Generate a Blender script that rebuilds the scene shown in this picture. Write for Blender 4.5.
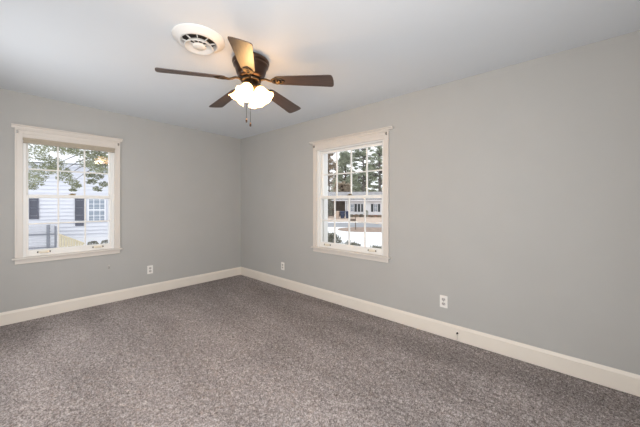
import bpy, bmesh, math, random
from mathutils import Vector, Matrix
PI = math.pi
R = math.radians
sc = bpy.context.scene
col = sc.collection
for _o in list(bpy.data.objects):
    bpy.data.objects.remove(_o)

# ------------------------------------------------------------------ camera
cam = bpy.data.cameras.new('camera')
cam.sensor_width = 36.0
cam.lens = 281.46 / 640 * 36
cam.shift_y = -10.44 / 640
cam.clip_start = 0.02
cam.clip_end = 400
camo = bpy.data.objects.new('camera', cam)
col.objects.link(camo)
camo.location = (-2.8107, -4.4389, 1.2802)
camo.rotation_euler = (R(90), 0, -R(48.016))
sc.camera = camo

# ------------------------------------------------------------------ world, exposure
sc.view_settings.view_transform = 'Standard'
sc.view_settings.look = 'None'
sc.view_settings.gamma = 1.0
sc.view_settings.exposure = 0.0
sc.view_settings.use_curve_mapping = False
w = bpy.data.worlds.new('overcast_sky')
sc.world = w
w.use_nodes = True
bg = w.node_tree.nodes['Background']
bg.inputs[0].default_value = (0.95, 0.97, 1.0, 1)
bg.inputs[1].default_value = 1.5


def area_light(name, loc, rot, sx, sy, power, color=(1, 1, 1)):
    l = bpy.data.lights.new(name, 'AREA')
    l.shape = 'RECTANGLE'
    l.size = sx
    l.size_y = sy
    l.energy = power
    l.color = color
    o = bpy.data.objects.new(name, l)
    o.location = loc
    o.rotation_euler = rot
    col.objects.link(o)
    return o


# added unseen fill lamps, set in windows and a glazed door invented with them
area_light('back_fill_light', (-2.95, -5.15, 1.30), (R(90), 0, 0), 0.62, 1.25, 77, (0.955, 0.975, 1.0))
area_light('side_fill_light', (-3.27, -1.42, 1.35), (0, R(-90), 0), 1.2, 0.7, 15, (0.955, 0.975, 1.0))
area_light('near_fill_light', (-3.27, -4.3, 1.15), (0, R(-90), 0), 1.6, 0.7, 15, (0.955, 0.975, 1.0))


# ------------------------------------------------------------------ materials
def srgb(r, g, b):
    f = lambda c: (c / 255 / 12.92) if c / 255 <= 0.04045 else ((c / 255 + 0.055) / 1.055) ** 2.4
    return (f(r), f(g), f(b), 1)


MATS = {}


def mat(name, color, rough=0.5, metal=0.0, var=0.0, scale=20.0, bump=0.0, bscale=None, spec=0.5, detail=4.0,
        stretch=(1, 1, 1)):
    """Principled material whose colour is varied by object-space noise"""
    m = bpy.data.materials.new(name)
    m.use_nodes = True
    nt = m.node_tree
    b = nt.nodes['Principled BSDF']
    b.inputs['Base Color'].default_value = color
    b.inputs['Roughness'].default_value = rough
    b.inputs['Metallic'].default_value = metal
    b.inputs['Specular IOR Level'].default_value = spec
    tc = nt.nodes.new('ShaderNodeTexCoord')
    mp = nt.nodes.new('ShaderNodeMapping')
    mp.inputs['Scale'].default_value = stretch
    nt.links.new(tc.outputs['Object'], mp.inputs['Vector'])
    n = nt.nodes.new('ShaderNodeTexNoise')
    n.inputs['Scale'].default_value = scale
    n.inputs['Detail'].default_value = detail
    nt.links.new(mp.outputs['Vector'], n.inputs['Vector'])
    r = nt.nodes.new('ShaderNodeValToRGB')
    lo = tuple(max(0, c * (1 - var)) for c in color[:3]) + (1,)
    hi = tuple(min(1, c * (1 + var)) for c in color[:3]) + (1,)
    r.color_ramp.elements[0].color = lo
    r.color_ramp.elements[1].color = hi
    r.color_ramp.elements[0].position = 0.3
    r.color_ramp.elements[1].position = 0.7
    nt.links.new(n.outputs['Fac'], r.inputs['Fac'])
    nt.links.new(r.outputs['Color'], b.inputs['Base Color'])
    if bump:
        n2 = nt.nodes.new('ShaderNodeTexNoise')
        n2.inputs['Scale'].default_value = bscale or scale
        n2.inputs['Detail'].default_value = 3
        nt.links.new(mp.outputs['Vector'], n2.inputs['Vector'])
        bp = nt.nodes.new('ShaderNodeBump')
        bp.inputs['Strength'].default_value = bump
        bp.inputs['Distance'].default_value = 0.01
        nt.links.new(n2.outputs['Fac'], bp.inputs['Height'])
        nt.links.new(bp.outputs['Normal'], b.inputs['Normal'])
    MATS[name] = m
    return m


mat('wall_paint', srgb(180, 178, 174), 0.75, var=0.015, scale=3, bump=0.05, bscale=180, spec=0.25)
mat('ceiling_paint', srgb(221, 225, 229), 0.85, var=0.01, scale=2, bump=0.05, bscale=120, spec=0.2)
mat('baseboard_paint', srgb(230, 221, 209), 0.4, var=0.02, scale=5, spec=0.4)
mat('trim_paint', srgb(216, 208, 199), 0.4, var=0.02, scale=5, spec=0.4)
mat('vinyl_white', srgb(232, 230, 226), 0.4, var=0.01, scale=5)
mat('sash_paint', srgb(236, 232, 226), 0.4, var=0.015, scale=6)
mat('shade_cloth', srgb(176, 164, 146), 0.8, var=0.04, scale=40)
mat('plate_plastic', srgb(236, 232, 226), 0.35, var=0.01)
mat('slot_dark', srgb(60, 55, 52), 0.6)
mat('socket_plastic', srgb(196, 190, 184), 0.4)
mat('steel', srgb(150, 146, 140), 0.35, metal=0.9)
mat('dark_steel', srgb(70, 64, 60), 0.4, metal=0.8)
mat('brass', srgb(132, 114, 78), 0.35, metal=0.8)
mat('lift_brass', srgb(230, 220, 202), 0.4)
mat('bronze', srgb(84, 66, 56), 0.28, metal=0.85, var=0.1, scale=15)
mat('antique_brass', srgb(78, 66, 54), 0.32, metal=0.9, var=0.15, scale=25)
mat('cable_white', srgb(205, 198, 188), 0.5)
mat('grille_white', srgb(236, 232, 226), 0.4)
mat('duct_dark', srgb(48, 42, 38), 0.8)
mat('added_door_paint', srgb(232, 228, 220), 0.4)
mat('snow', srgb(244, 246, 250), 0.7, var=0.015, scale=0.6, bump=0.3, bscale=2)
mat('asphalt', srgb(150, 152, 158), 0.6, var=0.10, scale=0.8)
mat('dormant_grass', srgb(204, 184, 168), 0.9, var=0.12, scale=1.2)
mat('mulch', srgb(158, 138, 124), 0.9, var=0.25, scale=3)
mat('foundation_brick', srgb(150, 112, 94), 0.85, var=0.15, scale=4)
mat('house_white', srgb(242, 242, 246), 0.6, var=0.01)
mat('roof_shingle', srgb(160, 158, 160), 0.8, var=0.2, scale=2)
mat('shutter_slate', srgb(98, 100, 112), 0.6, var=0.04, scale=8)
mat('shutter_dark', srgb(68, 74, 78), 0.6, var=0.05)
mat('carport_brown', srgb(134, 122, 114), 0.9, var=0.2, scale=1.5)  # mottled brown of the carport back wall
mat('fence_grey', srgb(196, 196, 202), 0.7, var=0.05, scale=6)
mat('post_grey', srgb(132, 134, 142), 0.6, var=0.05)
mat('lumber_tan', srgb(208, 196, 168), 0.8, var=0.06, scale=8)
mat('bark', srgb(112, 98, 86), 0.9, var=0.25, scale=12)
mat('bark_grey', srgb(126, 120, 116), 0.9, var=0.2, scale=6)
mat('leaf_olive', srgb(152, 155, 128), 0.7, var=0.35, scale=3)
mat('leaf_grey', srgb(118, 122, 116), 0.7, var=0.3, scale=3)
mat('needle_green', srgb(162, 168, 148), 0.8, var=0.35, scale=1.2)
mat('needle_pale', srgb(176, 181, 162), 0.8, var=0.3, scale=1.0)
mat('leaf_brown', srgb(182, 168, 150), 0.85, var=0.35, scale=1.0)
mat('hedge_leaf', srgb(156, 155, 142), 0.8, var=0.4, scale=6)
mat('bin_blue', srgb(48, 60, 88), 0.5, var=0.05)
mat('bin_tan', srgb(196, 176, 160), 0.6, var=0.05)
mat('house_glass', srgb(150, 160, 172), 0.15, var=0.1, scale=3)
mat('weathered_wood', srgb(120, 106, 94), 0.85, var=0.15, scale=10)


def leafy(name):
    """thin leaves let part of the light through"""
    nt = MATS[name].node_tree
    b = nt.nodes['Principled BSDF']
    out = nt.nodes['Material Output']
    t = nt.nodes.new('ShaderNodeBsdfTranslucent')
    src = b.inputs['Base Color'].links[0].from_socket
    nt.links.new(src, t.inputs['Color'])
    mx = nt.nodes.new('ShaderNodeMixShader')
    mx.inputs[0].default_value = 0.45
    nt.links.new(b.outputs[0], mx.inputs[1])
    nt.links.new(t.outputs[0], mx.inputs[2])
    nt.links.new(mx.outputs[0], out.inputs['Surface'])


for _n in ('leaf_olive', 'leaf_grey', 'needle_green', 'needle_pale', 'leaf_brown', 'hedge_leaf'):
    leafy(_n)


def siding_material():
    m = mat('siding', srgb(228, 229, 236), 0.55, var=0.01, scale=4)
    return m


siding_material()


def wood_material():
    m = bpy.data.materials.new('walnut_blade')
    m.use_nodes = True
    nt = m.node_tree
    b = nt.nodes['Principled BSDF']
    tc = nt.nodes.new('ShaderNodeTexCoord')
    mp = nt.nodes.new('ShaderNodeMapping')
    mp.inputs['Scale'].default_value = (2, 26, 26)
    n = nt.nodes.new('ShaderNodeTexNoise')
    n.inputs['Scale'].default_value = 4
    n.inputs['Detail'].default_value = 6
    r = nt.nodes.new('ShaderNodeValToRGB')
    r.color_ramp.elements[0].color = srgb(50, 38, 33)
    r.color_ramp.elements[1].color = srgb(84, 64, 55)
    r.color_ramp.elements[0].position = 0.3
    r.color_ramp.elements[1].position = 0.72
    nt.links.new(tc.outputs['Object'], mp.inputs['Vector'])
    nt.links.new(mp.outputs['Vector'], n.inputs['Vector'])
    nt.links.new(n.outputs['Fac'], r.inputs['Fac'])
    nt.links.new(r.outputs['Color'], b.inputs['Base Color'])
    b.inputs['Roughness'].default_value = 0.42
    b.inputs['Specular IOR Level'].default_value = 0.9
    MATS['walnut_blade'] = m


wood_material()


def carpet_material():
    m = bpy.data.materials.new('carpet_pile')
    m.use_nodes = True
    nt = m.node_tree
    b = nt.nodes['Principled BSDF']
    b.inputs['Roughness'].default_value = 1.0
    b.inputs['Specular IOR Level'].default_value = 0.1
    b.inputs['Sheen Weight'].default_value = 0.0
    b.inputs['Sheen Roughness'].default_value = 0.5
    tc = nt.nodes.new('ShaderNodeTexCoord')

    def noise(scale, detail, rough=0.5, stretch=None):
        n = nt.nodes.new('ShaderNodeTexNoise')
        n.inputs['Scale'].default_value = scale
        n.inputs['Detail'].default_value = detail
        n.inputs['Roughness'].default_value = rough
        if stretch:
            mp = nt.nodes.new('ShaderNodeMapping')
            mp.inputs['Scale'].default_value = stretch
            mp.inputs['Rotation'].default_value = (0, 0, R(28))
            nt.links.new(tc.outputs['Object'], mp.inputs['Vector'])
            nt.links.new(mp.outputs['Vector'], n.inputs['Vector'])
        else:
            nt.links.new(tc.outputs['Object'], n.inputs['Vector'])
        return n

    fine = noise(120, 2, 0.6)
    mid = noise(52, 2, 0.6)
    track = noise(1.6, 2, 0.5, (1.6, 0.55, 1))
    r = nt.nodes.new('ShaderNodeValToRGB')
    r.color_ramp.elements[0].color = srgb(94, 87, 84)
    r.color_ramp.elements[1].color = srgb(204, 196, 193)
    r.color_ramp.elements[0].position = 0.34
    r.color_ramp.elements[1].position = 0.67
    e = r.color_ramp.elements.new(0.5)
    e.color = srgb(151, 142, 139)
    mx = nt.nodes.new('ShaderNodeMix')
    mx.inputs['Factor'].default_value = 0.3
    nt.links.new(fine.outputs['Fac'], mx.inputs[2])
    nt.links.new(mid.outputs['Fac'], mx.inputs[3])
    nt.links.new(mx.outputs[0], r.inputs['Fac'])
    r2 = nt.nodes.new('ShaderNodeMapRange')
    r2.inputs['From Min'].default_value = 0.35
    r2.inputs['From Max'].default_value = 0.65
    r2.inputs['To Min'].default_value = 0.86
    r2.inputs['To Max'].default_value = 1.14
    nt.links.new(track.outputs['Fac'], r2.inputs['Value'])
    mul = nt.nodes.new('ShaderNodeMix')
    mul.data_type = 'RGBA'
    mul.blend_type = 'MULTIPLY'
    mul.inputs['Factor'].default_value = 1.0
    nt.links.new(r.outputs['Color'], mul.inputs[6])
    # light falloff painted into the pile colour: lighter at left, darker at right
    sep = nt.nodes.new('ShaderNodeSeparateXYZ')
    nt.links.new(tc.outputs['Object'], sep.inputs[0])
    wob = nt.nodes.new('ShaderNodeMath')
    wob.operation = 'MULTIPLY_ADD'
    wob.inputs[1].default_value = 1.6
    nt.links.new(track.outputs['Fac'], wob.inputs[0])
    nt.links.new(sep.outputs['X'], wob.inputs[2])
    falloff = nt.nodes.new('ShaderNodeMapRange')
    falloff.interpolation_type = 'SMOOTHSTEP'
    falloff.inputs['From Min'].default_value = -1.9
    falloff.inputs['From Max'].default_value = 0.3
    falloff.inputs['To Min'].default_value = 1.10
    falloff.inputs['To Max'].default_value = 0.90
    nt.links.new(wob.outputs[0], falloff.inputs['Value'])
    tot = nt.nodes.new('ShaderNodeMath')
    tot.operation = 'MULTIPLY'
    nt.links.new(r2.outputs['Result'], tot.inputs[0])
    nt.links.new(falloff.outputs['Result'], tot.inputs[1])
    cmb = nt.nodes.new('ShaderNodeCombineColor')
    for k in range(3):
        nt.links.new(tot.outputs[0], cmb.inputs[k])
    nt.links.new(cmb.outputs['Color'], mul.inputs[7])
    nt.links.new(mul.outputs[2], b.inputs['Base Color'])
    MATS['carpet_pile'] = m


carpet_material()


def glass_material():
    m = bpy.data.materials.new('window_glass')
    m.use_nodes = True
    nt = m.node_tree
    nt.nodes.remove(nt.nodes['Principled BSDF'])
    out = nt.nodes['Material Output']
    t = nt.nodes.new('ShaderNodeBsdfTransparent')
    t.inputs[0].default_value = (0.97, 0.98, 0.98, 1)
    g = nt.nodes.new('ShaderNodeBsdfGlossy')
    g.inputs['Roughness'].default_value = 0.02
    lw = nt.nodes.new('ShaderNodeFresnel')
    lw.inputs['IOR'].default_value = 1.5
    mx = nt.nodes.new('ShaderNodeMixShader')
    nt.links.new(lw.outputs[0], mx.inputs[0])
    nt.links.new(t.outputs[0], mx.inputs[1])
    nt.links.new(g.outputs[0], mx.inputs[2])
    nt.links.new(mx.outputs[0], out.inputs['Surface'])
    MATS['window_glass'] = m


glass_material()


def lamp_material(name, color, strength, trans=0.0):
    m = bpy.data.materials.new(name)
    m.use_nodes = True
    b = m.node_tree.nodes['Principled BSDF']
    b.inputs['Base Color'].default_value = (0.9, 0.86, 0.78, 1)
    b.inputs['Roughness'].default_value = 0.35
    b.inputs['Emission Color'].default_value = color
    b.inputs['Emission Strength'].default_value = strength
    MATS[name] = m


lamp_material('frosted_shade', (1.0, 0.52, 0.16, 1), 7.6)
lamp_material('bulb', (1.0, 0.80, 0.52, 1), 10.0)


# ------------------------------------------------------------------ helpers
class MB:
    """collects shapes that end as ONE mesh object"""

    def __init__(self):
        self.v = []
        self.f = []
        self.smooth = []

    def add(self, vs, fs, sm=False):
        b = len(self.v)
        self.v += [tuple(x) for x in vs]
        self.f += [[i + b for i in f] for f in fs]
        self.smooth += [sm] * len(fs)
        return self

    def box(self, x0, x1, y0, y1, z0, z1):
        vs = [(x0, y0, z0), (x1, y0, z0), (x1, y1, z0), (x0, y1, z0), (x0, y0, z1), (x1, y0, z1), (x1, y1, z1), (x0, y1, z1)]
        return self.add(vs, [[0, 3, 2, 1], [4, 5, 6, 7], [0, 1, 5, 4], [1, 2, 6, 5], [2, 3, 7, 6], [3, 0, 4, 7]])

    def lathe(self, prof, seg=32, mtx=None, close=True):
        """prof: list of (radius, z) turned about z"""
        vs, fs = [], []
        n = len(prof)
        for k in range(seg):
            a = 2 * PI * k / seg
            for r, z in prof:
                p = Vector((r * math.cos(a), r * math.sin(a), z))
                vs.append(mtx @ p if mtx else p)
        for k in range(seg):
            for j in range(n - 1):
                a, b = k * n + j, ((k + 1) % seg) * n + j
                fs.append([a, b, b + 1, a + 1])
        if close:
            if prof[0][0] > 1e-5:
                fs.append([k * n for k in range(seg)][::-1])
            if prof[-1][0] > 1e-5:
                fs.append([k * n + n - 1 for k in range(seg)])
        return self.add(vs, fs, True)

    def tube(self, pts, rad, seg=8):
        pts = [Vector(p) for p in pts]
        rads = rad if isinstance(rad, (list, tuple)) else [rad] * len(pts)
        vs, fs = [], []
        up = None
        for i, p in enumerate(pts):
            t = (pts[min(i + 1, len(pts) - 1)] - pts[max(i - 1, 0)]).normalized()
            ref = Vector((0, 0, 1)) if abs(t.z) < 0.9 else Vector((1, 0, 0))
            a = t.cross(ref).normalized()
            b = a.cross(t)
            for k in range(seg):
                th = 2 * PI * k / seg
                vs.append(p + (a * math.cos(th) + b * math.sin(th)) * rads[i])
        for i in range(len(pts) - 1):
            for k in range(seg):
                a, b = i * seg + k, i * seg + (k + 1) % seg
                fs.append([a, b, b + seg, a + seg])
        fs.append(list(range(seg))[::-1])
        fs.append([(len(pts) - 1) * seg + k for k in range(seg)])
        return self.add(vs, fs, True)

    def extrude(self, prof, axis, a0, a1):
        """closed 2D profile swept along one axis; prof holds the two other coordinates in axis order"""
        def mk(p, a):
            return {'x': (a, p[0], p[1]), 'y': (p[0], a, p[1]), 'z': (p[0], p[1], a)}[axis]
        n = len(prof)
        vs = [mk(p, a0) for p in prof] + [mk(p, a1) for p in prof]
        fs = [[i, (i + 1) % n, n + (i + 1) % n, n + i] for i in range(n)]
        fs += [list(range(n))[::-1], [n + i for i in range(n)]]
        return self.add(vs, fs)

    def build(self, name, material, parent=None, loc=None, bevel=0.0, label=None, fix=True):
        me = bpy.data.meshes.new(name)
        me.from_pydata(self.v, [], self.f)
        me.polygons.foreach_set('use_smooth', self.smooth)
        if fix:
            bm = bmesh.new()
            bm.from_mesh(me)
            bmesh.ops.recalc_face_normals(bm, faces=bm.faces)
            bm.to_mesh(me)
            bm.free()
        me.materials.append(MATS[material])
        o = bpy.data.objects.new(name, me)
        col.objects.link(o)
        if parent:
            o.parent = parent
        if loc:
            o.location = loc
        if bevel:
            b = o.modifiers.new('bevel', 'BEVEL')
            b.width = bevel
            b.segments = 2
            b.limit_method = 'ANGLE'
        if label:
            o['label'] = label
        return o


def tag(o, label=None, cat=None, group=None, kind=None):
    if label:
        o['label'] = label
    if cat:
        o['category'] = cat
    if group:
        o['group'] = group
    if kind:
        o['kind'] = kind
    return o


def empty(name, loc=(0, 0, 0), rz=0.0):
    o = bpy.data.objects.new(name, None)
    col.objects.link(o)
    o.location = loc
    o.rotation_euler = (0, 0, rz)
    o.empty_display_size = 0.1
    return o


def copy_tree(o, parent=None):
    c = o.copy()
    col.objects.link(c)
    if parent:
        c.parent = parent
    for ch in [x for x in bpy.data.objects if x.parent == o]:
        copy_tree(ch, c)
    return c


def struct(mb, name, material, label, cat, **k):
    return tag(mb.build(name, material, **k), label, cat, kind='structure')


# ------------------------------------------------------------------ room shell
XW, YS, T = -3.32, -5.2, 0.16          # far left and near limits of the room, wall thickness
CZ = lambda x: 2.428 + 0.017 * abs(x)   # the old ceiling sags a little towards the right wall
TOP = 2.62
# openings: (centre along the wall, width)
Z0, Z1 = 0.66, 1.99
LX, LW = -2.289, 0.817
RY, RW = -2.366, 1.010

# carpet: a real uneven pile, tuft tops every 12 mm
crng = random.Random(4)
NX, NY = int(-XW / 0.012), int(-YS / 0.012)
dx, dy = -XW / NX, -YS / NY
cvs, cfs = [], []
for j in range(NY + 1):
    for i in range(NX + 1):
        e = i in (0, NX) or j in (0, NY)
        cvs.append((XW + i * dx + (0 if e else crng.uniform(-0.004, 0.004)), YS + j * dy + (0 if e else crng.uniform(-0.004, 0.004)), -0.004 if e else crng.uniform(-0.011, 0.002)))
for j in range(NY):
    for i in range(NX):
        a = j * (NX + 1) + i
        cfs.append([a, a + 1, a + NX + 2, a + NX + 1])
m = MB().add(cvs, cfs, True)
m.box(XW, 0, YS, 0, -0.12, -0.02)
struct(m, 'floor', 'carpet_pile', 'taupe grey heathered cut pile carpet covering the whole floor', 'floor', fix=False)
cv = [(XW, YS, CZ(XW)), (0, YS, CZ(0)), (0, 0, CZ(0)), (XW, 0, CZ(XW))]
cu = [(x, y, z + 0.1) for x, y, z in cv]
struct(MB().add(cv + cu, [[0, 3, 2, 1], [4, 5, 6, 7], [0, 1, 5, 4], [1, 2, 6, 5], [2, 3, 7, 6], [3, 0, 4, 7]]), 'ceiling', 'ceiling_paint',
       'smooth white painted ceiling', 'ceiling')


def wall_x(name, y0, y1, cx, cw, z0, z1, label, xa, xb):
    m = MB()
    if cw:
        m.box(xa, cx - cw / 2, y0, y1, -0.12, TOP).box(cx + cw / 2, xb, y0, y1, -0.12, TOP)
        m.box(cx - cw / 2, cx + cw / 2, y0, y1, z1, TOP)
        if z0 > 0:
            m.box(cx - cw / 2, cx + cw / 2, y0, y1, -0.12, z0)
    else:
        m.box(xa, xb, y0, y1, -0.12, TOP)
    return struct(m, name, 'wall_paint', label, 'wall')


def wall_y(name, x0, x1, cy, cw, z0, z1, label, ya, yb):
    m = MB()
    if cw:
        m.box(x0, x1, ya, cy - cw / 2, -0.12, TOP).box(x0, x1, cy + cw / 2, yb, -0.12, TOP)
        m.box(x0, x1, cy - cw / 2, cy + cw / 2, z1, TOP).box(x0, x1, cy - cw / 2, cy + cw / 2, -0.12, z0)
    else:
        m.box(x0, x1, ya, yb, -0.12, TOP)
    return struct(m, name, 'wall_paint', label, 'wall')


wall_x('wall_left', 0, T, LX, LW, Z0, Z1, 'plain grey painted wall holding the narrower window', XW - T, 0)
wall_y('wall_right', 0, T, RY, RW, Z0, Z1, 'long grey painted wall holding the wider window', YS - T, T)
wall_x('wall_back', YS - T, YS, -2.95, 0.56, Z0, Z1, 'grey painted wall behind the camera', XW - T, 0)
m = MB()
for ya, yb, za, zb in ((YS, -4.7, -0.12, TOP), (-4.7, -3.9, 2.03, TOP), (-3.9, -1.77, -0.12, TOP), (-1.77, -1.07, -0.12, Z0), (-1.77, -1.07, Z1, TOP), (-1.07, 0, -0.12, TOP)):
    m.box(XW - T, XW, ya, yb, za, zb)
struct(m, 'wall_side', 'wall_paint', 'grey painted wall out of view on the left, with an added window and glazed door', 'wall')

BB = [(0, 0), (0, 0.137), (-0.006, 0.137), (-0.010, 0.128), (-0.013, 0.118), (-0.016, 0.116), (-0.016, 0)]


def baseboard(name, axis, a0, a1, off, sgn, label):
    prof = [(off + (-p[0] if sgn > 0 else p[0]), p[1]) for p in BB]
    return struct(MB().extrude(prof, axis, a0, a1), name, 'baseboard_paint', label, 'baseboard')


baseboard('baseboard_left', 'x', XW, 0, 0, -1, 'cream painted baseboard along the wall with the narrower window')
baseboard('baseboard_right', 'y', YS, -0.016, 0, -1, 'cream painted baseboard along the long right wall')
baseboard('baseboard_side', 'y', -3.83, -0.016, XW, 1, 'cream painted baseboard along the unseen side wall')


# ------------------------------------------------------------------ windows
def make_window(n, loc, rz, W, cols, label, cap_over, cap_z=2.121):
    """local frame: x to the right seen from inside, y outwards, z up; the inner wall face is y = 0"""
    root = empty('window_%d' % n, loc, rz)
    tag(root, label, 'window', kind='structure')
    h = W / 2
    cw = 0.061
    # casing: two side boards and a head board with a raised outer band
    for s in (-1, 1):
        m = MB()
        xa, xb = sorted((s * h, s * (h + cw)))
        m.box(xa, xb, -0.018, 0, 0.69, 2.088)
        xa, xb = sorted((s * (h + cw - 0.014), s * (h + cw)))
        m.box(xa, xb, -0.024, -0.018, 0.69, 2.088)
        m.build('side_casing', 'trim_paint', root, bevel=0.002)
    m = MB().box(-h, h, -0.018, 0, 1.99, 2.088)
    m.box(-h - cw, h + cw, -0.033, -0.0185, 2.066, 2.078).box(-h, h, -0.026, -0.018, 2.030, 2.038).box(-h, h, -0.024, -0.018, 1.99, 2.0)
    m.build('head_casing', 'trim_paint', root, bevel=0.002)
    c = h + cw + cap_over
    prof = [(0, 2.086), (-0.022, 2.086), (-0.026, cap_z - 0.022), (-0.030, cap_z - 0.012), (-0.048, cap_z - 0.010), (-0.048, cap_z), (0, cap_z)]
    MB().extrude(prof, 'x', -c, c).build('head_cap', 'trim_paint', root)
    # stool, apron
    m = MB().box(-h - cw - 0.022, h + cw + 0.022, -0.048, 0, 0.672, 0.690).box(-h, h, 0, 0.05, 0.672, 0.690)
    m.build('stool', 'trim_paint', root, bevel=0.004)
    MB().box(-h - cw, h + cw, -0.018, 0, 0.622, 0.672).build('apron', 'trim_paint', root, bevel=0.003)
    # jambs, inside stops, outside trim
    for s in (-1, 1):
        m = MB()
        xa, xb = sorted((s * (h - 0.012), s * h))
        m.box(xa, xb, 0, 0.185, 0.69, 1.99)
        xa, xb = sorted((s * (h - 0.024), s * (h - 0.012)))
        m.box(xa, xb, 0.002, 0.018, 0.69, 1.978)
        xa, xb = sorted((s * (h - 0.03), s * (h - 0.012)))
        m.box(xa, xb, 0.105, 0.185, 0.66, 1.978)
        xa, xb = sorted((s * (h - 0.012), s * (h + 0.09)))
        m.box(xa, xb, T, 0.185, 0.6, 2.08)
        m.build('side_jamb', 'vinyl_white', root)
    MB().box(-h + 0.012, h - 0.012, 0, 0.185, 1.978, 1.99).box(-h - 0.09, h + 0.09, T, 0.185, 1.99, 2.08).build('head_jamb', 'vinyl_white', root)
    MB().box(-h - 0.09, h + 0.09, 0.05, 0.24, 0.655, 0.69).build('sill', 'vinyl_white', root)

    def sash(name, y0, y1, z0, z1, bot, top):
        st = 0.044
        x0, x1 = -h + 0.012, h - 0.012
        gx0, gx1, gz0, gz1 = x0 + st - 0.012, x1 - st + 0.012, z0 + bot, z1 - top
        f = MB().box(x0, gx0, y0, y1, z0, z1).box(gx1, x1, y0, y1, z0, z1)
        f.box(gx0, gx1, y0, y1, z0, gz0).box(gx0, gx1, y0, y1, gz1, z1)
        so = f.build(name, 'sash_paint', root, bevel=0.003)
        ym = (y0 + y1) / 2
        for i in range(1, cols):
            x = gx0 + (gx1 - gx0) * i / cols
            MB().box(x - 0.0075, x + 0.0075, ym - 0.011, ym + 0.011, gz0, gz1).build('muntin', 'sash_paint', so, bevel=0.003)
        zc = (gz0 + gz1) / 2
        MB().box(gx0, gx1, ym - 0.0105, ym + 0.0105, zc - 0.0075, zc + 0.0075).build('muntin', 'sash_paint', so, bevel=0.003)
        pw = (gx1 - gx0) / cols
        for i in range(cols):
            for za, zb in ((gz0, zc), (zc, gz1)):
                MB().add([(gx0 + i * pw, ym, za), (gx0 + (i + 1) * pw, ym, za), (gx0 + (i + 1) * pw, ym, zb), (gx0 + i * pw, ym, zb)],
                         [[0, 1, 2, 3]]).build('pane', 'window_glass', so, fix=False)
        return so

    sash('upper_sash', 0.064, 0.100, 1.336, 1.978, 0.038, 0.03)
    lo = sash('lower_sash', 0.020, 0.056, 0.69, 1.375, 0.069, 0.036)
    for s in (-1, 1):
        x = s * (h - 0.165)
        m = MB().box(x - 0.045, x + 0.045, 0.012, 0.020, 0.718, 0.742)
        m.tube([(x - 0.03, 0.012, 0.726), (x - 0.03, 0.0, 0.722), (x + 0.03, 0.0, 0.722), (x + 0.03, 0.012, 0.726)], 0.005)
        lf = m.build('sash_lift', 'lift_brass', root)
        for q in (-1, 1):
            MB().lathe([(0.0, -0.006), (0.009, -0.006), (0.011, 0.0), (0.0, 0.0)], 10, Matrix.Translation((x + q * 0.046, 0.013, 0.73)) @ Matrix.Rotation(R(-90), 4, 'X') @ Matrix.Scale(-1, 4, (0, 0, 1))).build('screw', 'dark_steel', lf)
    m = MB().box(-0.03, 0.03, 0.026, 0.062, 1.375, 1.383).lathe([(0.0, 0), (0.016, 0), (0.016, 0.010), (0.0, 0.013)], 12, Matrix.Translation((0, 0.043, 1.383)))
    m.box(-0.005, 0.035, 0.03, 0.04, 1.385, 1.394)
    m.build('sash_lock', 'brass', root)
    # little curtain rod brackets left on the casing
    for s in (-1, 1):
        x = s * (h + cw - 0.02)
        m = MB().box(x - 0.007, x + 0.007, -0.03, -0.018, 2.03, 2.06).box(x - 0.005, x + 0.005, -0.045, -0.03, 2.036, 2.046)
        m.build('rod_bracket', 'steel', root)
    return root


make_window(1, (LX, 0, 0), 0, LW, 3, 'white double-hung window with three panes across, on the left wall', 0.024)
make_window(2, (0, RY, 0), R(-90), RW, 4, 'white double-hung window with four panes across, on the long right wall', 0.055, 2.110)
make_window(3, (XW, -1.42, 0), R(90), 0.7, 3, 'white double-hung window added out of view on the side wall for a fill lamp', 0.03)  # unseen window, added around the side fill lamp
make_window(4, (-2.95, YS, 0), R(180), 0.56, 2, 'white double-hung window added behind the camera for a fill lamp', 0.03)  # also added, frames the fill lamp at the back

# raised shade under the head of the left window
sh = empty('window_shade', (LX, -0.012, 1.968))
tag(sh, 'taupe shade rolled up tight under the head of the left window', 'window shade')
MB().box(-0.410, 0.410, -0.032, 0.010, -0.004, 0.020).build('headrail', 'shade_cloth', sh, bevel=0.003)
m = MB()
for k in range(3):
    m.box(-0.406, 0.406, -0.030 + 0.002 * (k % 2), 0.008, -0.013 - 0.008 * k + 0.0005, -0.005 - 0.008 * k)
m.build('folded_cloth', 'shade_cloth', sh)
MB().box(-0.408, 0.408, -0.031, 0.009, -0.036, -0.029).build('bottom_rail', 'shade_cloth', sh, bevel=0.002)

# glazed door added in the side wall for a fill lamp, out of view
dr = tag(empty('added_door_1', (XW, -4.3, 0), R(90)), 'white glazed door added in the side wall for a fill lamp, out of view', 'door', kind='structure')
m = MB().box(-0.39, -0.28, 0.03, 0.07, 0.01, 2.02).box(0.28, 0.39, 0.03, 0.07, 0.01, 2.02).box(-0.28, 0.28, 0.03, 0.07, 0.01, 0.25).box(-0.28, 0.28, 0.03, 0.07, 1.9, 2.02)
m.build('added_door_leaf', 'added_door_paint', dr)
MB().add([(-0.28, 0.05, 0.25), (0.28, 0.05, 0.25), (0.28, 0.05, 1.9), (-0.28, 0.05, 1.9)], [[0, 1, 2, 3]]).build('pane', 'window_glass', dr, fix=False)
MB().box(-0.47, -0.40, -0.018, 0, 0, 2.1).box(0.40, 0.47, -0.018, 0, 0, 2.1).box(-0.40, 0.40, -0.018, 0, 2.03, 2.1).build('added_door_casing', 'trim_paint', dr)
MB().lathe([(0.0, 0.06), (0.022, 0.055), (0.028, 0.04), (0.02, 0.02), (0.01, 0.015), (0.01, 0)], 16, Matrix.Translation((0.33, 0.03, 0.98)) @ Matrix.Rotation(R(90), 4, 'X')).build('added_door_knob', 'brass', dr)
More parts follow.
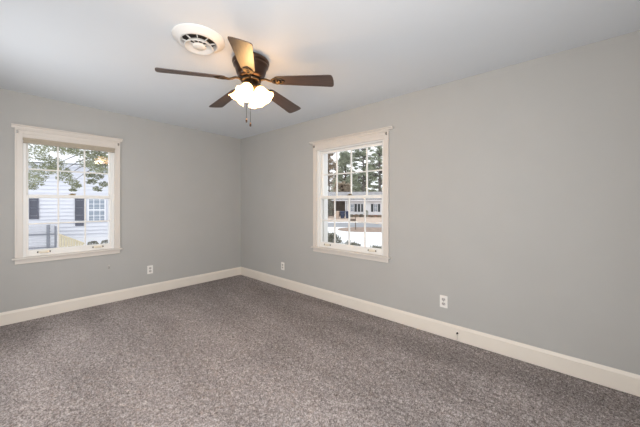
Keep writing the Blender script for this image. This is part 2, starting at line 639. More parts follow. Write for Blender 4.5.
baseboard('baseboard_back', 'x', XW + 0.016, -0.016, YS, 1, 'cream painted baseboard behind the camera')


# ------------------------------------------------------------------ outlets and small fittings
def make_outlet(loc, rz, label):
    root = empty('wall_outlet', loc, rz)
    tag(root, label, 'outlet', 'duplex outlets low on the walls')
    MB().box(-0.036, 0.036, -0.006, 0, -0.058, 0.058).build('cover_plate', 'plate_plastic', root, bevel=0.003)
    for s in (-1, 1):
        z = s * 0.021
        prof = [(0.017 * math.cos(a), z + max(-0.0135, min(0.0135, 0.017 * math.sin(a)))) for a in [2 * PI * k / 24 for k in range(24)]]
        vs = [(p[0], -0.0085, p[1]) for p in prof] + [(p[0], -0.006, p[1]) for p in prof]
        fs = [list(range(24)), [24 + k for k in range(24)][::-1]] + [[k, (k + 1) % 24, 24 + (k + 1) % 24, 24 + k] for k in range(24)]
        so = MB().add(vs, fs).build('socket', 'socket_plastic', root, label='light grey oval socket face')
        m = MB().box(-0.0085, -0.0055, -0.0092, -0.0085, z - 0.003, z + 0.008).box(0.0055, 0.0085, -0.0092, -0.0085, z - 0.002, z + 0.007)
        m.lathe([(0.0, 0), (0.003, 0), (0.003, 0.0007), (0.0, 0.0007)], 10, Matrix.Translation((0, -0.0085, z - 0.009)) @ Matrix.Rotation(R(90), 4, 'X'))
        m.build('slots', 'slot_dark', so)
    MB().lathe([(0.0, 0.0015), (0.003, 0.001), (0.0035, 0)], 10, Matrix.Translation((0, -0.006, 0)) @ Matrix.Rotation(R(90), 4, 'X')).build('screw', 'steel', root)
    return root


out = make_outlet((-1.463, 0, 0.342), 0, 'white duplex outlet on the left wall, right of the window')
for y, z, lb in ((-1.150, 0.320, 'white duplex outlet on the right wall, between the room corner and the window'),
                 (-3.512, 0.333, 'white duplex outlet on the right wall, beyond the window toward the camera')):
    o = copy_tree(out)
    o.location = (0, y, z)
    o.rotation_euler = (0, 0, R(-90))
    o['label'] = lb

# small grey hook left on the wall below the left window
hk = empty('wall_hook', (-1.938, 0, 0.455))
tag(hk, 'tiny grey hook on the wall under the right end of the left window', 'hook')
MB().box(-0.010, 0.010, -0.004, 0, -0.028, 0.028).build('hook_plate', 'socket_plastic', hk, bevel=0.002)
MB().tube([(0, -0.003, 0.01), (0, -0.016, 0.006), (0, -0.020, -0.008), (0, -0.012, -0.016)], 0.004).build('hook_arm', 'steel', hk)

# cable coming out of the baseboard
cb = empty('coaxial_cable', (-0.016, -3.64, 0))
tag(cb, 'thin pale cable with a dark connector poking out of the right baseboard', 'cable')
MB().tube([(-0.004, 0.0, 0.066), (-0.010, -0.002, 0.045), (-0.012, -0.001, 0.020), (-0.018, 0.002, 0.006)], 0.0028).build('cord', 'cable_white', cb)
MB().lathe([(0.0, 0), (0.008, 0), (0.008, 0.010), (0.005, 0.012), (0.005, 0.022), (0.0, 0.022)], 12, Matrix.Translation((0.0, 0, 0.074)) @ Matrix.Rotation(R(-90), 4, 'Y')).build('connector', 'dark_steel', cb)


# ------------------------------------------------------------------ ceiling vent
VX, VY = -1.886, -2.437
vz = CZ(VX)
vn = empty('ceiling_vent', (VX, VY, vz))
vn.rotation_euler = (0, math.atan(0.017), 0)
VS = 0.885    # ring radii below are for a slightly larger pattern
tag(vn, 'round white air vent with stepped rings in the ceiling beside the fan', 'vent')
MB().lathe([(r * VS, z) for r, z in [(0.200, 0.0), (0.200, -0.004), (0.194, -0.010), (0.165, -0.020), (0.150, -0.034), (0.135, -0.036), (0.132, -0.028), (0.128, -0.002), (0.128, 0.0)]], 56, close=False).build('outer_ring', 'grille_white', vn)
MB().lathe([(r * VS, z) for r, z in [(0.0, -0.001), (0.130, -0.001), (0.130, -0.0003), (0, -0.0003)]], 40, close=False).build('duct_opening', 'duct_dark', vn, label='dark duct opening behind the rings')
MB().lathe([(r * VS, z) for r, z in [(0.066, -0.024), (0.092, -0.038), (0.110, -0.060), (0.112, -0.064), (0.106, -0.064), (0.088, -0.044), (0.064, -0.030)]], 48, close=False).build('middle_ring', 'grille_white', vn)
MB().lathe([(r * VS, z) for r, z in [(0.0, -0.064), (0.040, -0.062), (0.052, -0.055), (0.046, -0.045), (0.03, -0.038), (0.0, -0.038)]], 40).build('centre_disc', 'grille_white', vn)
for k in range(8):
    a = 2 * PI * k / 8 + 0.2
    c, s = math.cos(a), math.sin(a)
    m = MB()
    P = [(0.03, -0.036), (0.131, -0.012), (0.131, -0.020), (0.03, -0.046)]
    vs = []
    for q in (-0.002, 0.002):
        vs += [(r * VS * c - q * s, r * VS * s + q * c, z) for r, z in P]
    m.add(vs, [[0, 1, 2, 3], [7, 6, 5, 4], [0, 4, 5, 1], [1, 5, 6, 2], [2, 6, 7, 3], [3, 7, 4, 0]])
    m.build('strut', 'grille_white', vn)


# ------------------------------------------------------------------ ceiling fan
FX, FY = -1.483, -2.488
FZ = CZ(FX)
fan = empty('ceiling_fan', (FX, FY, FZ))
tag(fan, 'dark bronze five-blade ceiling fan with four lit glass shades', 'ceiling fan')
MB().lathe([(0.0, 0.0), (0.118, 0.0), (0.122, -0.012), (0.140, -0.016), (0.147, -0.024), (0.147, -0.040), (0.140, -0.047), (0.136, -0.050),
            (0.140, -0.056), (0.139, -0.066), (0.130, -0.074), (0.124, -0.092), (0.116, -0.120), (0.106, -0.142), (0.092, -0.158), (0.06, -0.166), (0.0, -0.166)],
           56).build('motor_housing', 'bronze', fan)
MB().lathe([(0.0, -0.164), (0.078, -0.164), (0.082, -0.170), (0.082, -0.182), (0.074, -0.188), (0.0, -0.188)], 40).build('flywheel', 'antique_brass', fan, label='brass flywheel under the motor')
MB().lathe([(0.0, -0.186), (0.056, -0.186), (0.060, -0.192), (0.060, -0.222), (0.066, -0.228), (0.066, -0.240), (0.054, -0.250), (0.040, -0.256), (0.036, -0.276), (0.022, -0.288), (0.0, -0.290)],
           40).build('light_fitter', 'antique_brass', fan, label='brass light fitter holding the shades')

BZ = 2.226 - FZ          # blade plane
PH = 158.3
PITCH = 12.0


def blade_outline():
    # (x along the blade, half width)
    top = [(0.205, 0.030), (0.215, 0.044), (0.235, 0.052), (0.40, 0.061), (0.55, 0.067), (0.645, 0.073)]
    tip = [(0.662, 0.071), (0.671, 0.064), (0.677, 0.045), (0.680, 0.0)]
    up = top + tip
    return up + [(x, -y) for x, y in up[::-1][1:]]


def make_blade_mesh():
    ol = blade_outline()
    n = len(ol)
    m = MB()
    vs = [(x, y, 0.003) for x, y in ol] + [(x, y, -0.003) for x, y in ol]
    m.add(vs, [list(range(n)), [n + k for k in range(n)][::-1]] + [[k, n + k, n + (k + 1) % n, (k + 1) % n] for k in range(n)])
    return m


def make_iron():
    m = MB()
    # arm from the flywheel down to a ring shaped plate under the blade
    m.tube([(0.068, 0, -0.002), (0.10, 0, 0.008), (0.125, 0, 0.008), (0.15, 0, -0.002), (0.175, 0, -0.008), (0.20, 0, -0.008)], [0.011, 0.010, 0.009, 0.009, 0.009, 0.008], 8)
    # medallion
    m.lathe([(0.020, -0.004), (0.026, -0.010), (0.034, -0.010), (0.040, -0.003)], 24, Matrix.Translation((0.218, 0, 0)))
    m.lathe([(0.0, -0.011), (0.010, -0.009), (0.013, -0.003), (0.0, -0.003)], 16, Matrix.Translation((0.218, 0, 0)))
    for s in (-1, 1):
        m.tube([(0.165, 0, -0.004), (0.185, s * 0.022, -0.007), (0.215, s * 0.036, -0.007), (0.25, s * 0.030, -0.007), (0.272, s * 0.012, -0.007), (0.285, 0, -0.006)], 0.005, 6)
    return m


for k in range(5):
    mt = Matrix.Rotation(R(PH + 72 * k), 4, 'Z') @ Matrix.Translation((0, 0, BZ + 0.055)) @ Matrix.Rotation(R(4.8), 4, 'Y') @ Matrix.Rotation(R(-PITCH), 4, 'X')
    b = make_blade_mesh().build('blade', 'walnut_blade', fan, bevel=0.0015)
    b.matrix_local = mt
    it = make_iron().build('blade_iron', 'antique_brass', b, label='brass blade iron with a ring medallion')

CAZ = 235.7              # azimuth of the camera seen from the fan
for k in range(4):
    az = R(CAZ - 22 + 90 * k)
    tilt = R(39)
    d = Vector((math.cos(az) * math.sin(tilt), math.sin(az) * math.sin(tilt), -math.cos(tilt)))
    neck = Vector((0.048 * math.cos(az), 0.048 * math.sin(az), -0.234))
    q = Vector((0, 0, -1)).rotation_difference(d).to_matrix().to_4x4()
    mt = Matrix.Translation(neck) @ q
    arm = MB().tube([(0.03 * math.cos(az), 0.03 * math.sin(az), -0.225), tuple(neck), tuple(neck + d * 0.016)], 0.012)
    arm.lathe([(0.0, 0.0), (0.020, -0.002), (0.024, -0.012), (0.024, -0.030), (0.0, -0.030)], 20, mt)
    arm.build('socket_arm', 'antique_brass', fan)
    m = MB()
    prof = [(0.022, -0.014), (0.036, -0.021), (0.046, -0.038), (0.050, -0.062), (0.053, -0.086), (0.060, -0.108), (0.069, -0.122), (0.073, -0.127)]
    inner = [(r - 0.003, z) for r, z in prof[::-1]]
    seg = 48
    n = len(prof + inner)
    vs, fs = [], []
    for i in range(seg):
        a = 2 * PI * i / seg
        for j, (r, z) in enumerate(prof + inner):
            t = max(0.0, (-z - 0.06) / 0.072)
            rr = r * (1 + 0.045 * t * math.cos(6 * a))
            zz = z + 0.004 * t * math.cos(6 * a)
            vs.append(mt @ Vector((rr * math.cos(a), rr * math.sin(a), zz)))
    for i in range(seg):
        for j in range(n - 1):
            a, b2 = i * n + j, ((i + 1) % seg) * n + j
            fs.append([a, b2, b2 + 1, a + 1])
    m.add(vs, fs, True)
    shade = m.build('glass_shade', 'frosted_shade', fan, label='lit frosted tulip glass shade')
    MB().lathe([(0.0, -0.028), (0.012, -0.032), (0.014, -0.05), (0.024, -0.072), (0.026, -0.086), (0.020, -0.100), (0.0, -0.108)], 20, mt).build('bulb', 'bulb', shade)
    pl = bpy.data.lights.new('fan_bulb_light', 'POINT')
    pl.energy = 2.0
    pl.color = (1.0, 0.62, 0.27)
    pl.shadow_soft_size = 0.03
    po = bpy.data.objects.new('fan_bulb_light', pl)
    po.location = Vector((FX, FY, FZ)) + neck + d * 0.15
    col.objects.link(po)

cd = Vector((math.cos(R(CAZ)), math.sin(R(CAZ)), 0))
sd = Vector((-cd.y, cd.x, 0))      # towards the right of the photo
for off, ln, kk in ((-0.032, 0.272, 0), (-0.004, 0.302, 1)):
    p = cd * 0.055 + sd * off
    z0 = -0.236
    pc = MB().tube([(p.x * 0.9, p.y * 0.9, z0), (p.x * 1.05, p.y * 1.05, z0 - 0.004), (p.x * 1.08, p.y * 1.08, z0 - 0.02), (p.x * 1.08, p.y * 1.08, z0 - ln)], 0.0016, 6).build('pull_chain', 'antique_brass', fan)
    MB().lathe([(0.0, 0.004), (0.004, 0.0), (0.007, -0.012), (0.008, -0.020), (0.004, -0.028), (0.0, -0.030)], 14, Matrix.Translation((p.x * 1.08, p.y * 1.08, z0 - ln))).build('chain_pendant', 'bronze', pc)


# ================================================================== outdoors
GZ = -0.70
struct(MB().box(-60, 120, -120, 120, GZ - 0.2, GZ), 'ground', 'snow', 'snow covered ground outside both windows', 'ground')


def leaves(m, c, rad, n, size, rng, flat=1.0, long=1.0):
    """small leaf blades scattered through an ellipsoid"""
    c = Vector(c)
    for _ in range(n):
        while True:
            p = Vector((rng.uniform(-1, 1), rng.uniform(-1, 1), rng.uniform(-1, 1)))
            if p.length <= 1:
                break
        p = c + Vector((p.x * rad[0], p.y * rad[1], p.z * rad[2]))
        a = Vector((rng.gauss(0, 1), rng.gauss(0, 1), rng.gauss(0, flat))).normalized()
        b = a.cross(Vector((rng.gauss(0, 1), rng.gauss(0, 1), rng.gauss(0, 1)))).normalized()
        s = size * rng.uniform(0.6, 1.3)
        m.add([p - a * s * long, p + b * s * 0.45, p + a * s * long, p - b * s * 0.45], [[0, 1, 2, 3]])


rng = random.Random(11)

# --- evergreen whose boughs hang before the left window
ev = empty('evergreen_tree', (-0.72, 3.7, GZ))
tag(ev, 'olive green evergreen whose boughs hang in front of the white neighbouring house', 'tree')
TUFTS = [(-2.36, 4.23, 2.46, .13), (-2.14, 4.63, 2.59, .14), (-2.26, 4.39, 2.31, .11), (-2.04, 4.64, 2.23, .14), (-1.94, 4.58, 2.54, .12), (-1.93, 3.39, 2.39, .10),
         (-1.82, 3.16, 2.36, .12), (-1.46, 4.48, 2.47, .15), (-1.48, 3.3, 2.27, .15), (-1.4, 3.16, 2.41, .13), (-1.46, 4.82, 2.3, .13), (-1.46, 3.72, 2.11, .11),
         (-1.21, 4.2, 2.2, .12), (-2.17, 4.52, 2.13, .12), (-2.29, 4.99, 1.97, .14), (-2.4, 4.09, 1.75, .11), (-2.4, 5.11, 1.66, .07), (-2.15, 5.31, 2.1, .12),
         (-2.07, 4.5, 2.07, .09), (-1.87, 4.74, 1.91, .12), (-1.77, 4.48, 1.78, .10), (-2.04, 3.51, 1.95, .10), (-1.69, 4.57, 1.7, .07), (-1.38, 3.88, 1.92, .09),
         (-1.56, 3.47, 1.75, .07), (-1.49, 2.83, 1.95, .08), (-1.31, 4.38, 1.63, .07), (-1.54, 3.81, 1.92, .07), (-1.25, 4.0, 1.74, .07), (-1.71, 4.85, 1.61, .05),
         (-2.44, 5.32, 2.2, .12), (-2.6, 5.92, 2.49, .2), (-2.59, 4.81, 1.91, .16), (-1.05, 3.96, 2.34, .2), (-1.01, 3.16, 2.15, .18), (-.97, 4.15, 2.75, .23),
         (-.68, 3.7, 2.61, .23), (-2.28, 3.84, 2.65, .15), (-1.92, 3.52, 2.66, .15), (-1.54, 3.27, 2.65, .17), (-1.91, 5.26, 3.19, .23), (-1.55, 3.74, 3.06, .21), (-1.02, 3.55, 3.06, .24)]
O0 = Vector((-0.72, 3.7, GZ))
fo, br = MB(), MB()
br.tube([(0, 0, 0), (0.02, 0.02, 1.6), (0, 0.05, 3.2), (0.02, 0.03, 4.6)], [0.13, 0.11, 0.08, 0.03], 10)
for x, y, z, r_ in TUFTS:
    p = Vector((x, y, z)) - O0
    leaves(fo, p, (r_ * 1.5, r_ * 1.5, r_ * 0.95), int(70 + 6500 * r_ * r_), 0.024, rng, 0.6, 1.5)
    if rng.random() > 0.22:
        continue
    st_ = Vector((0, 0.03, p.z + 0.5))
    qs = [st_.lerp(p, u) + Vector((rng.uniform(-0.05, 0.05), rng.uniform(-0.05, 0.05), 0.22 * math.sin(PI * u) + rng.uniform(-0.04, 0.04))) for u in (0.2, 0.4, 0.6, 0.8)]
    br.tube([st_] + qs + [p], [0.026, 0.022, 0.017, 0.012, 0.008, 0.004], 5)
for _ in range(26):
    a, z = rng.uniform(0, 2 * PI), rng.uniform(3.2, 5.0)
    rr = rng.uniform(0.2, 0.9) * (5.4 - z) / 2
    leaves(fo, (rr * math.cos(a), rr * math.sin(a), z), (0.3, 0.3, 0.2), 120, 0.04, rng, 0.6, 1.3)
fo.build('foliage', 'leaf_olive', ev, fix=False)
br.build('trunk', 'bark_grey', ev)

# --- white neighbouring house beyond the left window
nh = empty('neighbouring_house', (0.09, 12.67, GZ), R(-25.1))
tag(nh, 'white lap-sided house with slate shutters seen through the left window', 'house')
m = MB()
hz = 3.1 - GZ
n_lap, lap = int(hz / 0.175), 0.175
x0, x1 = -9.0, 5.0
for k in range(n_lap):
    z = 0.35 + k * lap
    if z + lap > hz:
        break
    m.add([(x0, -0.034, z), (x1, -0.034, z), (x1, 0.034, z + lap), (x0, 0.034, z + lap), (x0, 0.045, z), (x1, 0.045, z)], [[0, 1, 2, 3], [0, 4, 5, 1]])
m.build('siding', 'siding', nh, fix=False)
MB().box(x0, x1, 0.045, 6, 0, hz).build('wall', 'house_white', nh)
MB().box(x0, x1, -0.02, 0.0, 0, 0.35).build('foundation', 'house_white', nh)
MB().extrude([(-0.5, hz - 0.02), (3.0, hz + 1.5), (6.5, hz - 0.02), (6.5, hz + 0.12), (3.0, hz + 1.65), (-0.5, hz + 0.12)], 'x', x0 - 0.3, x1 + 0.3).build('roof', 'snow', nh)


def house_window(parent, x0, x1, z0, z1, cols=3):
    z0, z1 = z0 - GZ, z1 - GZ
    f = MB().box(x0, x0 + 0.05, -0.06, 0.03, z0, z1).box(x1 - 0.05, x1, -0.06, 0.03, z0, z1)
    f.box(x0, x1, -0.06, 0.03, z0, z0 + 0.06).box(x0, x1, -0.06, 0.03, z1 - 0.06, z1)
    zc = (z0 + z1) / 2
    f.box(x0, x1, -0.055, 0.03, zc - 0.03, zc + 0.03)
    for i in range(1, cols):
        x = x0 + (x1 - x0) * i / cols
        f.box(x - 0.012, x + 0.012, -0.04, 0.0, z0, z1)
    for zz in ((z0 + zc) / 2, (z1 + zc) / 2):
        f.box(x0, x1, -0.04, 0.0, zz - 0.012, zz + 0.012)
    fr = f.build('window', 'house_white', parent)
    MB().box(x0 + 0.02, x1 - 0.02, -0.03, -0.024, z0 + 0.02, z1 - 0.02).build('pane', 'house_glass', fr)


def shutter(parent, x0, x1, z0, z1, material):
    z0, z1 = z0 - GZ, z1 - GZ
    m = MB().box(x0, x0 + 0.04, -0.06, -0.02, z0, z1).box(x1 - 0.04, x1, -0.06, -0.02, z0, z1)
    m.box(x0, x1, -0.06, -0.02, z0, z0 + 0.06).box(x0, x1, -0.06, -0.02, z1 - 0.06, z1)
    k = z0 + 0.06
    while k < z1 - 0.07:
        m.box(x0 + 0.03, x1 - 0.03, -0.05, -0.022, k, k + 0.035)
        k += 0.05
    m.box(x0 + 0.03, x1 - 0.03, -0.03, -0.021, z0 + 0.05, z1 - 0.05)
    m.build('shutter', material, parent)


house_window(nh, -0.35, 0.36, 0.38, 1.52)
shutter(nh, -0.83, -0.48, 0.46, 1.50, 'shutter_slate')
shutter(nh, 0.49, 0.84, 0.46, 1.50, 'shutter_slate')
house_window(nh, -3.42, -2.58, 0.42, 1.52)
shutter(nh, -2.46, -2.14, 0.56, 1.49, 'shutter_slate')
MB().box(-0.82, -0.5, -0.05, -0.02, 0.20 - GZ, 0.34 - GZ).build('wall_vent', 'shutter_slate', nh, label='small dark louvred vent under the shutter')

# --- grey board gate and tan stair railing before that house
nrot = R(-25.1)


def nloc(x, y, z=GZ):
    c, s = math.cos(nrot), math.sin(nrot)
    return (0.09 + x * c - y * s, 12.67 + x * s + y * c, z)


gt = empty('board_gate', nloc(-1.75, -0.95), nrot)
tag(gt, 'pale grey board gate with darker posts against the white house', 'gate')
m = MB()
for k in range(7):
    z = 0.06 + k * 0.14
    m.box(-0.55, 0.27, -0.02, 0.02, z, z + 0.12)
    m.box(0.35, 0.53, -0.02, 0.02, z, z + 0.12)
m.build('boards', 'fence_grey', gt)
MB().box(0.26, 0.36, -0.05, 0.05, 0, 1.04).build('post', 'post_grey', gt, label='dark grey gate post')
MB().box(0.52, 0.57, -0.04, 0.04, 0, 0.98).build('post', 'post_grey', gt, label='dark grey gate post')
MB().box(-0.6, 0.52, -0.05, -0.02, 0.60, 0.66).build('rail', 'post_grey', gt, label='dark grey cross rail')
MB().box(-0.6, 0.52, -0.05, -0.02, 0.04, 0.09).build('rail', 'post_grey', gt, label='dark grey bottom rail')

sr = empty('stair_railing', nloc(-1.06, -1.05), nrot)
tag(sr, 'tan wooden picket railing sloping down beside the grey gate', 'railing')
for k in range(9):
    x = 0.02 + k * 0.095
    zt = 0.60 - 0.50 * x
    MB().box(x, x + 0.075, -0.015, 0.015, 0.0, zt).build('picket', 'lumber_tan', sr)
m = MB()
pr_ = [(-0.03, 0.60), (0.90, 0.14), (0.90, 0.20), (-0.03, 0.67)]
m.add([(x, -0.045, z) for x, z in pr_] + [(x, 0.045, z) for x, z in pr_], [[0, 1, 2, 3], [7, 6, 5, 4], [0, 4, 5, 1], [1, 5, 6, 2], [2, 6, 7, 3], [3, 7, 4, 0]])
m.build('handrail', 'lumber_tan', sr)


def shrub(loc, rad, n, size, material, label, group, seed, flat=1.0):
    g = random.Random(seed)
    root = empty('shrub', loc)
    tag(root, label, 'shrub', group)
    m = MB()
    for _ in range(n):
        v = Vector((g.gauss(0, 1), g.gauss(0, 1), abs(g.gauss(0, 1))))
        k4 = (abs(v.x) ** 3.5 + abs(v.y) ** 3.5 + abs(v.z) ** 3.5) ** (1 / 3.5)
        q = 1 - 0.3 * g.random() ** 2 + 0.012 * g.gauss(0, 1)
        c = (rad[0] * v.x / k4 * q, rad[1] * v.y / k4 * q, 0.02 + rad[2] * v.z / k4 * q)
        leaves(m, c, (0.01, 0.01, 0.01), 1, size, g, flat)
    m.build('foliage', material, root, fix=False)
    m = MB()
    for _ in range(6):
        a = g.uniform(0, 2 * PI)
        m.tube([(0, 0, 0), (rad[0] * 0.4 * math.cos(a), rad[1] * 0.4 * math.sin(a), rad[2] * 0.85)], [0.012, 0.004], 5)
    m.build('stems', 'bark', root)
    return root


shrub(nloc(0.10, -0.9), (0.19, 0.19, 0.22), 500, 0.03, 'hedge_leaf', 'low dark shrub in snow under the neighbouring house window, left one', 'shrubs by the neighbouring house', 5)
shrub(nloc(0.60, -0.9), (0.19, 0.19, 0.25), 500, 0.03, 'hedge_leaf', 'low dark shrub in snow under the neighbouring house window, right one', 'shrubs by the neighbouring house', 6)

# --- shrubs against the house, below the right window
for i, (y, x, top, rd) in enumerate(((-0.84, 0.98, 0.70, 0.21), (-1.40, 0.80, 0.74, 0.27), (-2.00, 0.60, 0.665, 0.22), (-2.47, 0.50, 0.665, 0.19), (-2.93, 0.46, 0.645, 0.17))):
    h2 = top - GZ
    shrub((x, y, GZ), (rd, rd, h2), 12000 if i < 2 else 9000, 0.018, 'hedge_leaf',
          ('rounded grey green shrub, farthest along the row under the right window', 'tallest grey green shrub at the left foot of the right window',
           'clipped shrub showing only its top at the middle of the right window sill', 'clipped shrub top at the right half of the right window sill',
           'clipped shrub at the near end of the row under the right window')[i], 'foundation shrubs under the right window', 20 + i)

# --- the street: frame F (away) and S (to the right)
F = Vector((0.826, 0.5635, 0))
S = Vector((0.5635, -0.826, 0))
ST = math.atan2(S.y, S.x)
C0 = Vector((-2.8107, -4.4389, 0))


def st(a, b, z=GZ):
    p = C0 + F * b + S * a
    return (p.x, p.y, z)


def strip(name, a0, a1, b0, b1, z, material, label, cat):
    m = MB().box(a0, a1, b0, b1, -0.05, z)
    o = struct(m, name, material, label, cat)
    o.location = (C0.x, C0.y, GZ)
    o.rotation_euler = (0, 0, ST)
    return o


strip('street', -30, 30, 23.2, 28.2, 0.012, 'asphalt', 'wet grey street crossing beyond the right window', 'street')
strip('far_lawn', -30, 30, 29.4, 60, 0.012, 'dormant_grass', 'tan dormant lawn across the street', 'lawn')
# bare mulch bed on the near side: an elongated patch with a rounded left end
pts = []
for k in range(25):
    a = PI / 2 + PI * k / 24
    pts.append((0.2 + 1.7 * math.cos(a), 21.2 + 1.75 * math.sin(a)))
pts += [(4.6, 19.5), (4.9, 20.2), (4.9, 22.3), (4.6, 22.95)]
m = MB()
n = len(pts)
m.add([(x, y, 0.03) for x, y in pts] + [(x, y, -0.03) for x, y in pts], [list(range(n)), [n + k for k in range(n)][::-1]] + [[k, n + k, n + (k + 1) % n, (k + 1) % n] for k in range(n)])
o = struct(m, 'mulch_bed', 'mulch', 'bare brown bed in the snow beside the street', 'garden bed')
o.location = (C0.x, C0.y, GZ)
o.rotation_euler = (0, 0, ST)

# two-post wooden frame at the bed
wf = empty('wooden_post_frame', st(-0.40, 20.9), ST)
tag(wf, 'brown two-post wooden frame standing on the bare bed by the street', 'post frame')
MB().box(-0.25, -0.19, -0.03, 0.03, 0, 1.0).build('post', 'weathered_wood', wf)
MB().box(0.19, 0.25, -0.03, 0.03, 0, 1.06).build('post', 'weathered_wood', wf)
MB().box(-0.19, 0.19, -0.02, 0.02, 0.62, 0.82).build('board', 'weathered_wood', wf)

# white house across the street
fh = empty('street_house', st(0, 41.0), ST)
tag(fh, 'long white house with dark shutters and carport across the street', 'house')
MB().box(-1.65, 9, 0, 7, 0, 2.5).build('wall', 'house_white', fh)
MB().box(-1.65, 9, -0.04, 0, 0, 0.28).build('foundation', 'foundation_brick', fh, label='low reddish brick foundation')
MB().box(-4.9, 9.4, -0.65, -0.55, 2.28, 2.52).build('fascia', 'house_white', fh)
MB().extrude([(-0.65, 2.50), (3.5, 3.75), (7.6, 2.50), (7.6, 2.40), (-0.65, 2.40)], 'x', -4.9, 9.4).build('roof', 'roof_shingle', fh)
MB().box(-4.9, -1.65, 3.8, 4.0, 0, 2.4).box(-4.9, -4.7, 1.5, 4, 0, 2.4).build('carport_wall', 'carport_brown', fh, label='brown back wall of the carport')
for x in (-4.75, -1.75):
    MB().box(x - 0.06, x + 0.06, -0.5, -0.38, 0, 2.4).build('carport_post', 'house_white', fh)
house_window(fh, -1.06, -0.56, 0.02, 1.15, 2)
shutter(fh, -1.34, -1.10, 0.03, 1.15, 'shutter_dark')
shutter(fh, -0.50, -0.16, 0.03, 1.15, 'shutter_dark')
house_window(fh, 0.34, 0.46, 0.02, 1.15, 1)
shutter(fh, -0.02, 0.31, 0.03, 1.15, 'shutter_dark')
shutter(fh, 0.46, 0.72, 0.03, 1.15, 'shutter_dark')
house_window(fh, 2.22, 2.78, 0.02, 1.15, 2)
shutter(fh, 1.86, 2.17, 0.03, 1.15, 'shutter_dark')
shutter(fh, 2.83, 3.14, 0.03, 1.15, 'shutter_dark')
house_window(fh, 5.4, 6.4, 0.02, 1.15, 3)
shutter(fh, 5.0, 5.32, 0.03, 1.15, 'shutter_dark')
shutter(fh, 6.48, 6.8, 0.03, 1.15, 'shutter_dark')

# shrubs along that house
for i, (a, rr, hh, mt_) in enumerate(((-1.0, 0.38, 0.36, 'hedge_leaf'), (-0.20, 0.25, 0.38, 'leaf_brown'), (0.47, 0.16, 0.40, 'hedge_leaf'), (1.14, 0.19, 0.95, 'needle_pale'), (1.98, 0.40, 0.30, 'leaf_brown'), (3.02, 0.40, 0.30, 'leaf_brown'))):
    shrub(st(a, 39.9), (rr, 0.32, hh), 420, 0.06, mt_,
          ('low dark shrub under the left window of the white street house', 'brown shrub between the shutters of the white street house', 'low dark shrub near the middle of the white street house',
           'pale green taller shrub before the blank wall of the street house', 'reddish brown shrub under the right window of the street house, left one', 'reddish brown shrub under the right window of the street house, right one')[i],
          'foundation shrubs of the street house', 40 + i)


# bins before the carport
def make_bin(a, material, label):
    root = empty('wheelie_bin', st(a, 36.0), ST)
    tag(root, label, 'bin', 'bins at the carport')
    m = MB()
    lo, up = (-0.22, 0.22), (-0.29, 0.29)
    vs = [(x, y, 0.06) for x, y in ((lo[0], lo[0]), (lo[1], lo[0]), (lo[1], lo[1]), (lo[0], lo[1]))] + [(x, y, 0.88) for x, y in ((up[0], up[0]), (up[1], up[0]), (up[1], up[1]), (up[0], up[1]))]
    m.add(vs, [[0, 3, 2, 1], [4, 5, 6, 7], [0, 1, 5, 4], [1, 2, 6, 5], [2, 3, 7, 6], [3, 0, 4, 7]])
    m.build('body', material, root)
    MB().extrude([(-0.32, 0.88), (0.32, 0.88), (0.32, 0.93), (0.0, 0.97), (-0.32, 0.92)], 'x', -0.31, 0.31).build('lid', material, root, bevel=0.01)
    for s in (-1, 1):
        MB().lathe([(0.0, -0.03), (0.1, -0.03), (0.1, 0.03), (0.0, 0.03)], 14, Matrix.Translation((s * 0.2, 0.24, 0.1)) @ Matrix.Rotation(R(90), 4, 'Y')).build('wheel', 'slot_dark', root)
    return root


make_bin(-1.95, 'bin_blue', 'dark blue wheeled bin before the carport, left of the pair')
make_bin(-1.28, 'bin_blue', 'dark blue wheeled bin beside the white house wall')
make_bin(-2.66, 'bin_tan', 'pale tan bin standing left of the blue bins')


# trees behind and beside that house
def tree(name, a, b, h, crown, material, label, seed, trunk_r=0.18, leaf=0.16, density=260, bark='bark', limbs=True):
    """crown: list of (da, db, z, radius a, radius z)"""
    g = random.Random(seed)
    root = empty(name, st(a, b), ST)
    tag(root, label, 'tree', 'trees across the street')
    m, t = MB(), MB()
    t.tube([(0, 0, 0), (0.05, 0, h * 0.4), (-0.04, 0, h * 0.75), (0, 0, h)], [trunk_r, trunk_r * 0.8, trunk_r * 0.5, 0.03], 10)
    for da, db, z, ra, rz in crown:
        leaves(m, (da, db, z), (ra, ra, rz), int(density * ra * (rz + 0.4)), leaf, g, 0.7, 1.2)
        if limbs:
            t.tube([(0, 0, max(0.5, z - 0.5)), (da * 0.6, db * 0.6, z - 0.1), (da, db, z)], [trunk_r * 0.35, trunk_r * 0.22, 0.03], 6)
    m.build('crown', material, root, fix=False)
    t.build('trunk', bark, root)
    return root


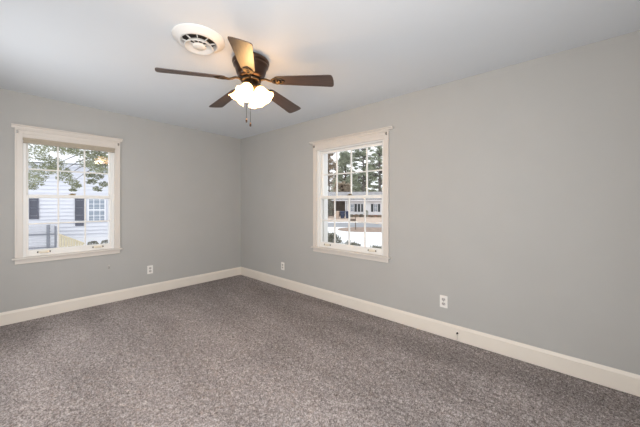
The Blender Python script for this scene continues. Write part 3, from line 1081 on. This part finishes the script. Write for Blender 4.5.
def puffs(seed, n, z0, z1, r0, r1, pr0, pr1, flat=0.7):
    g = random.Random(seed)
    o = []
    for i in range(n):
        z = g.uniform(z0, z1)
        u = (z - z0) / max(0.01, z1 - z0)
        rm = r0 + (r1 - r0) * u
        a = g.uniform(0, 2 * PI)
        q = rm * math.sqrt(g.uniform(0.02, 1))
        pr = g.uniform(pr0, pr1)
        o.append((q * math.cos(a), q * math.sin(a), z, pr, pr * flat))
    return o


tree('conifer_tree', -2.5, 57, 12.3, puffs(1, 80, 4.0, 12.1, 2.7, 0.8, 0.5, 0.9, 0.8), 'needle_pale', 'rounded grey green conifer in the middle left of the right window', 71, 0.25, 0.15, 230)
tree('oak_tree', -6.6, 64, 14.5, puffs(2, 90, 2.5, 14.3, 2.7, 1.7, 0.4, 0.9, 0.8), 'leaf_brown', 'russet and grey leafy tree at the left edge of the right window', 72, 0.22, 0.15, 230)
tree('oak_tree', -2.9, 51.6, 5.6, puffs(3, 85, 1.6, 5.8, 2.2, 1.3, 0.25, 0.55, 0.7), 'leaf_brown', 'lower russet tree below the rounded conifer, behind the carport', 73, 0.16, 0.14, 240)
tree('pine_tree', 1.2, 64, 18, puffs(4, 95, 3.5, 17.5, 3.4, 2.4, 0.5, 0.95, 0.5), 'needle_green', 'open pine with clumped needles behind the middle of the white house', 74, 0.28, 0.16, 230, 'bark_grey')
tree('pine_tree', 3.9, 52.5, 16, puffs(5, 75, 4.0, 15.5, 2.6, 2.0, 0.45, 0.85, 0.5), 'needle_green', 'tall open pine with grey trunk at the right edge of the right window', 75, 0.28, 0.14, 230, 'bark_grey')
tree('pine_tree', 0.2, 72, 9.5, puffs(6, 50, 2.5, 9.0, 4.0, 2.2, 0.6, 1.0, 0.6), 'needle_green', 'shorter green pine low behind the white house roof', 76, 0.2, 0.17, 230, 'bark_grey')
tree('conifer_tree', -4.15, 38.3, 2.9, puffs(7, 40, 0.5, 2.6, 0.55, 0.35, 0.3, 0.55, 0.9), 'hedge_leaf', 'dark bushy evergreen beside the carport at the left of the window', 77, 0.1, 0.11, 300, 'bark', False)
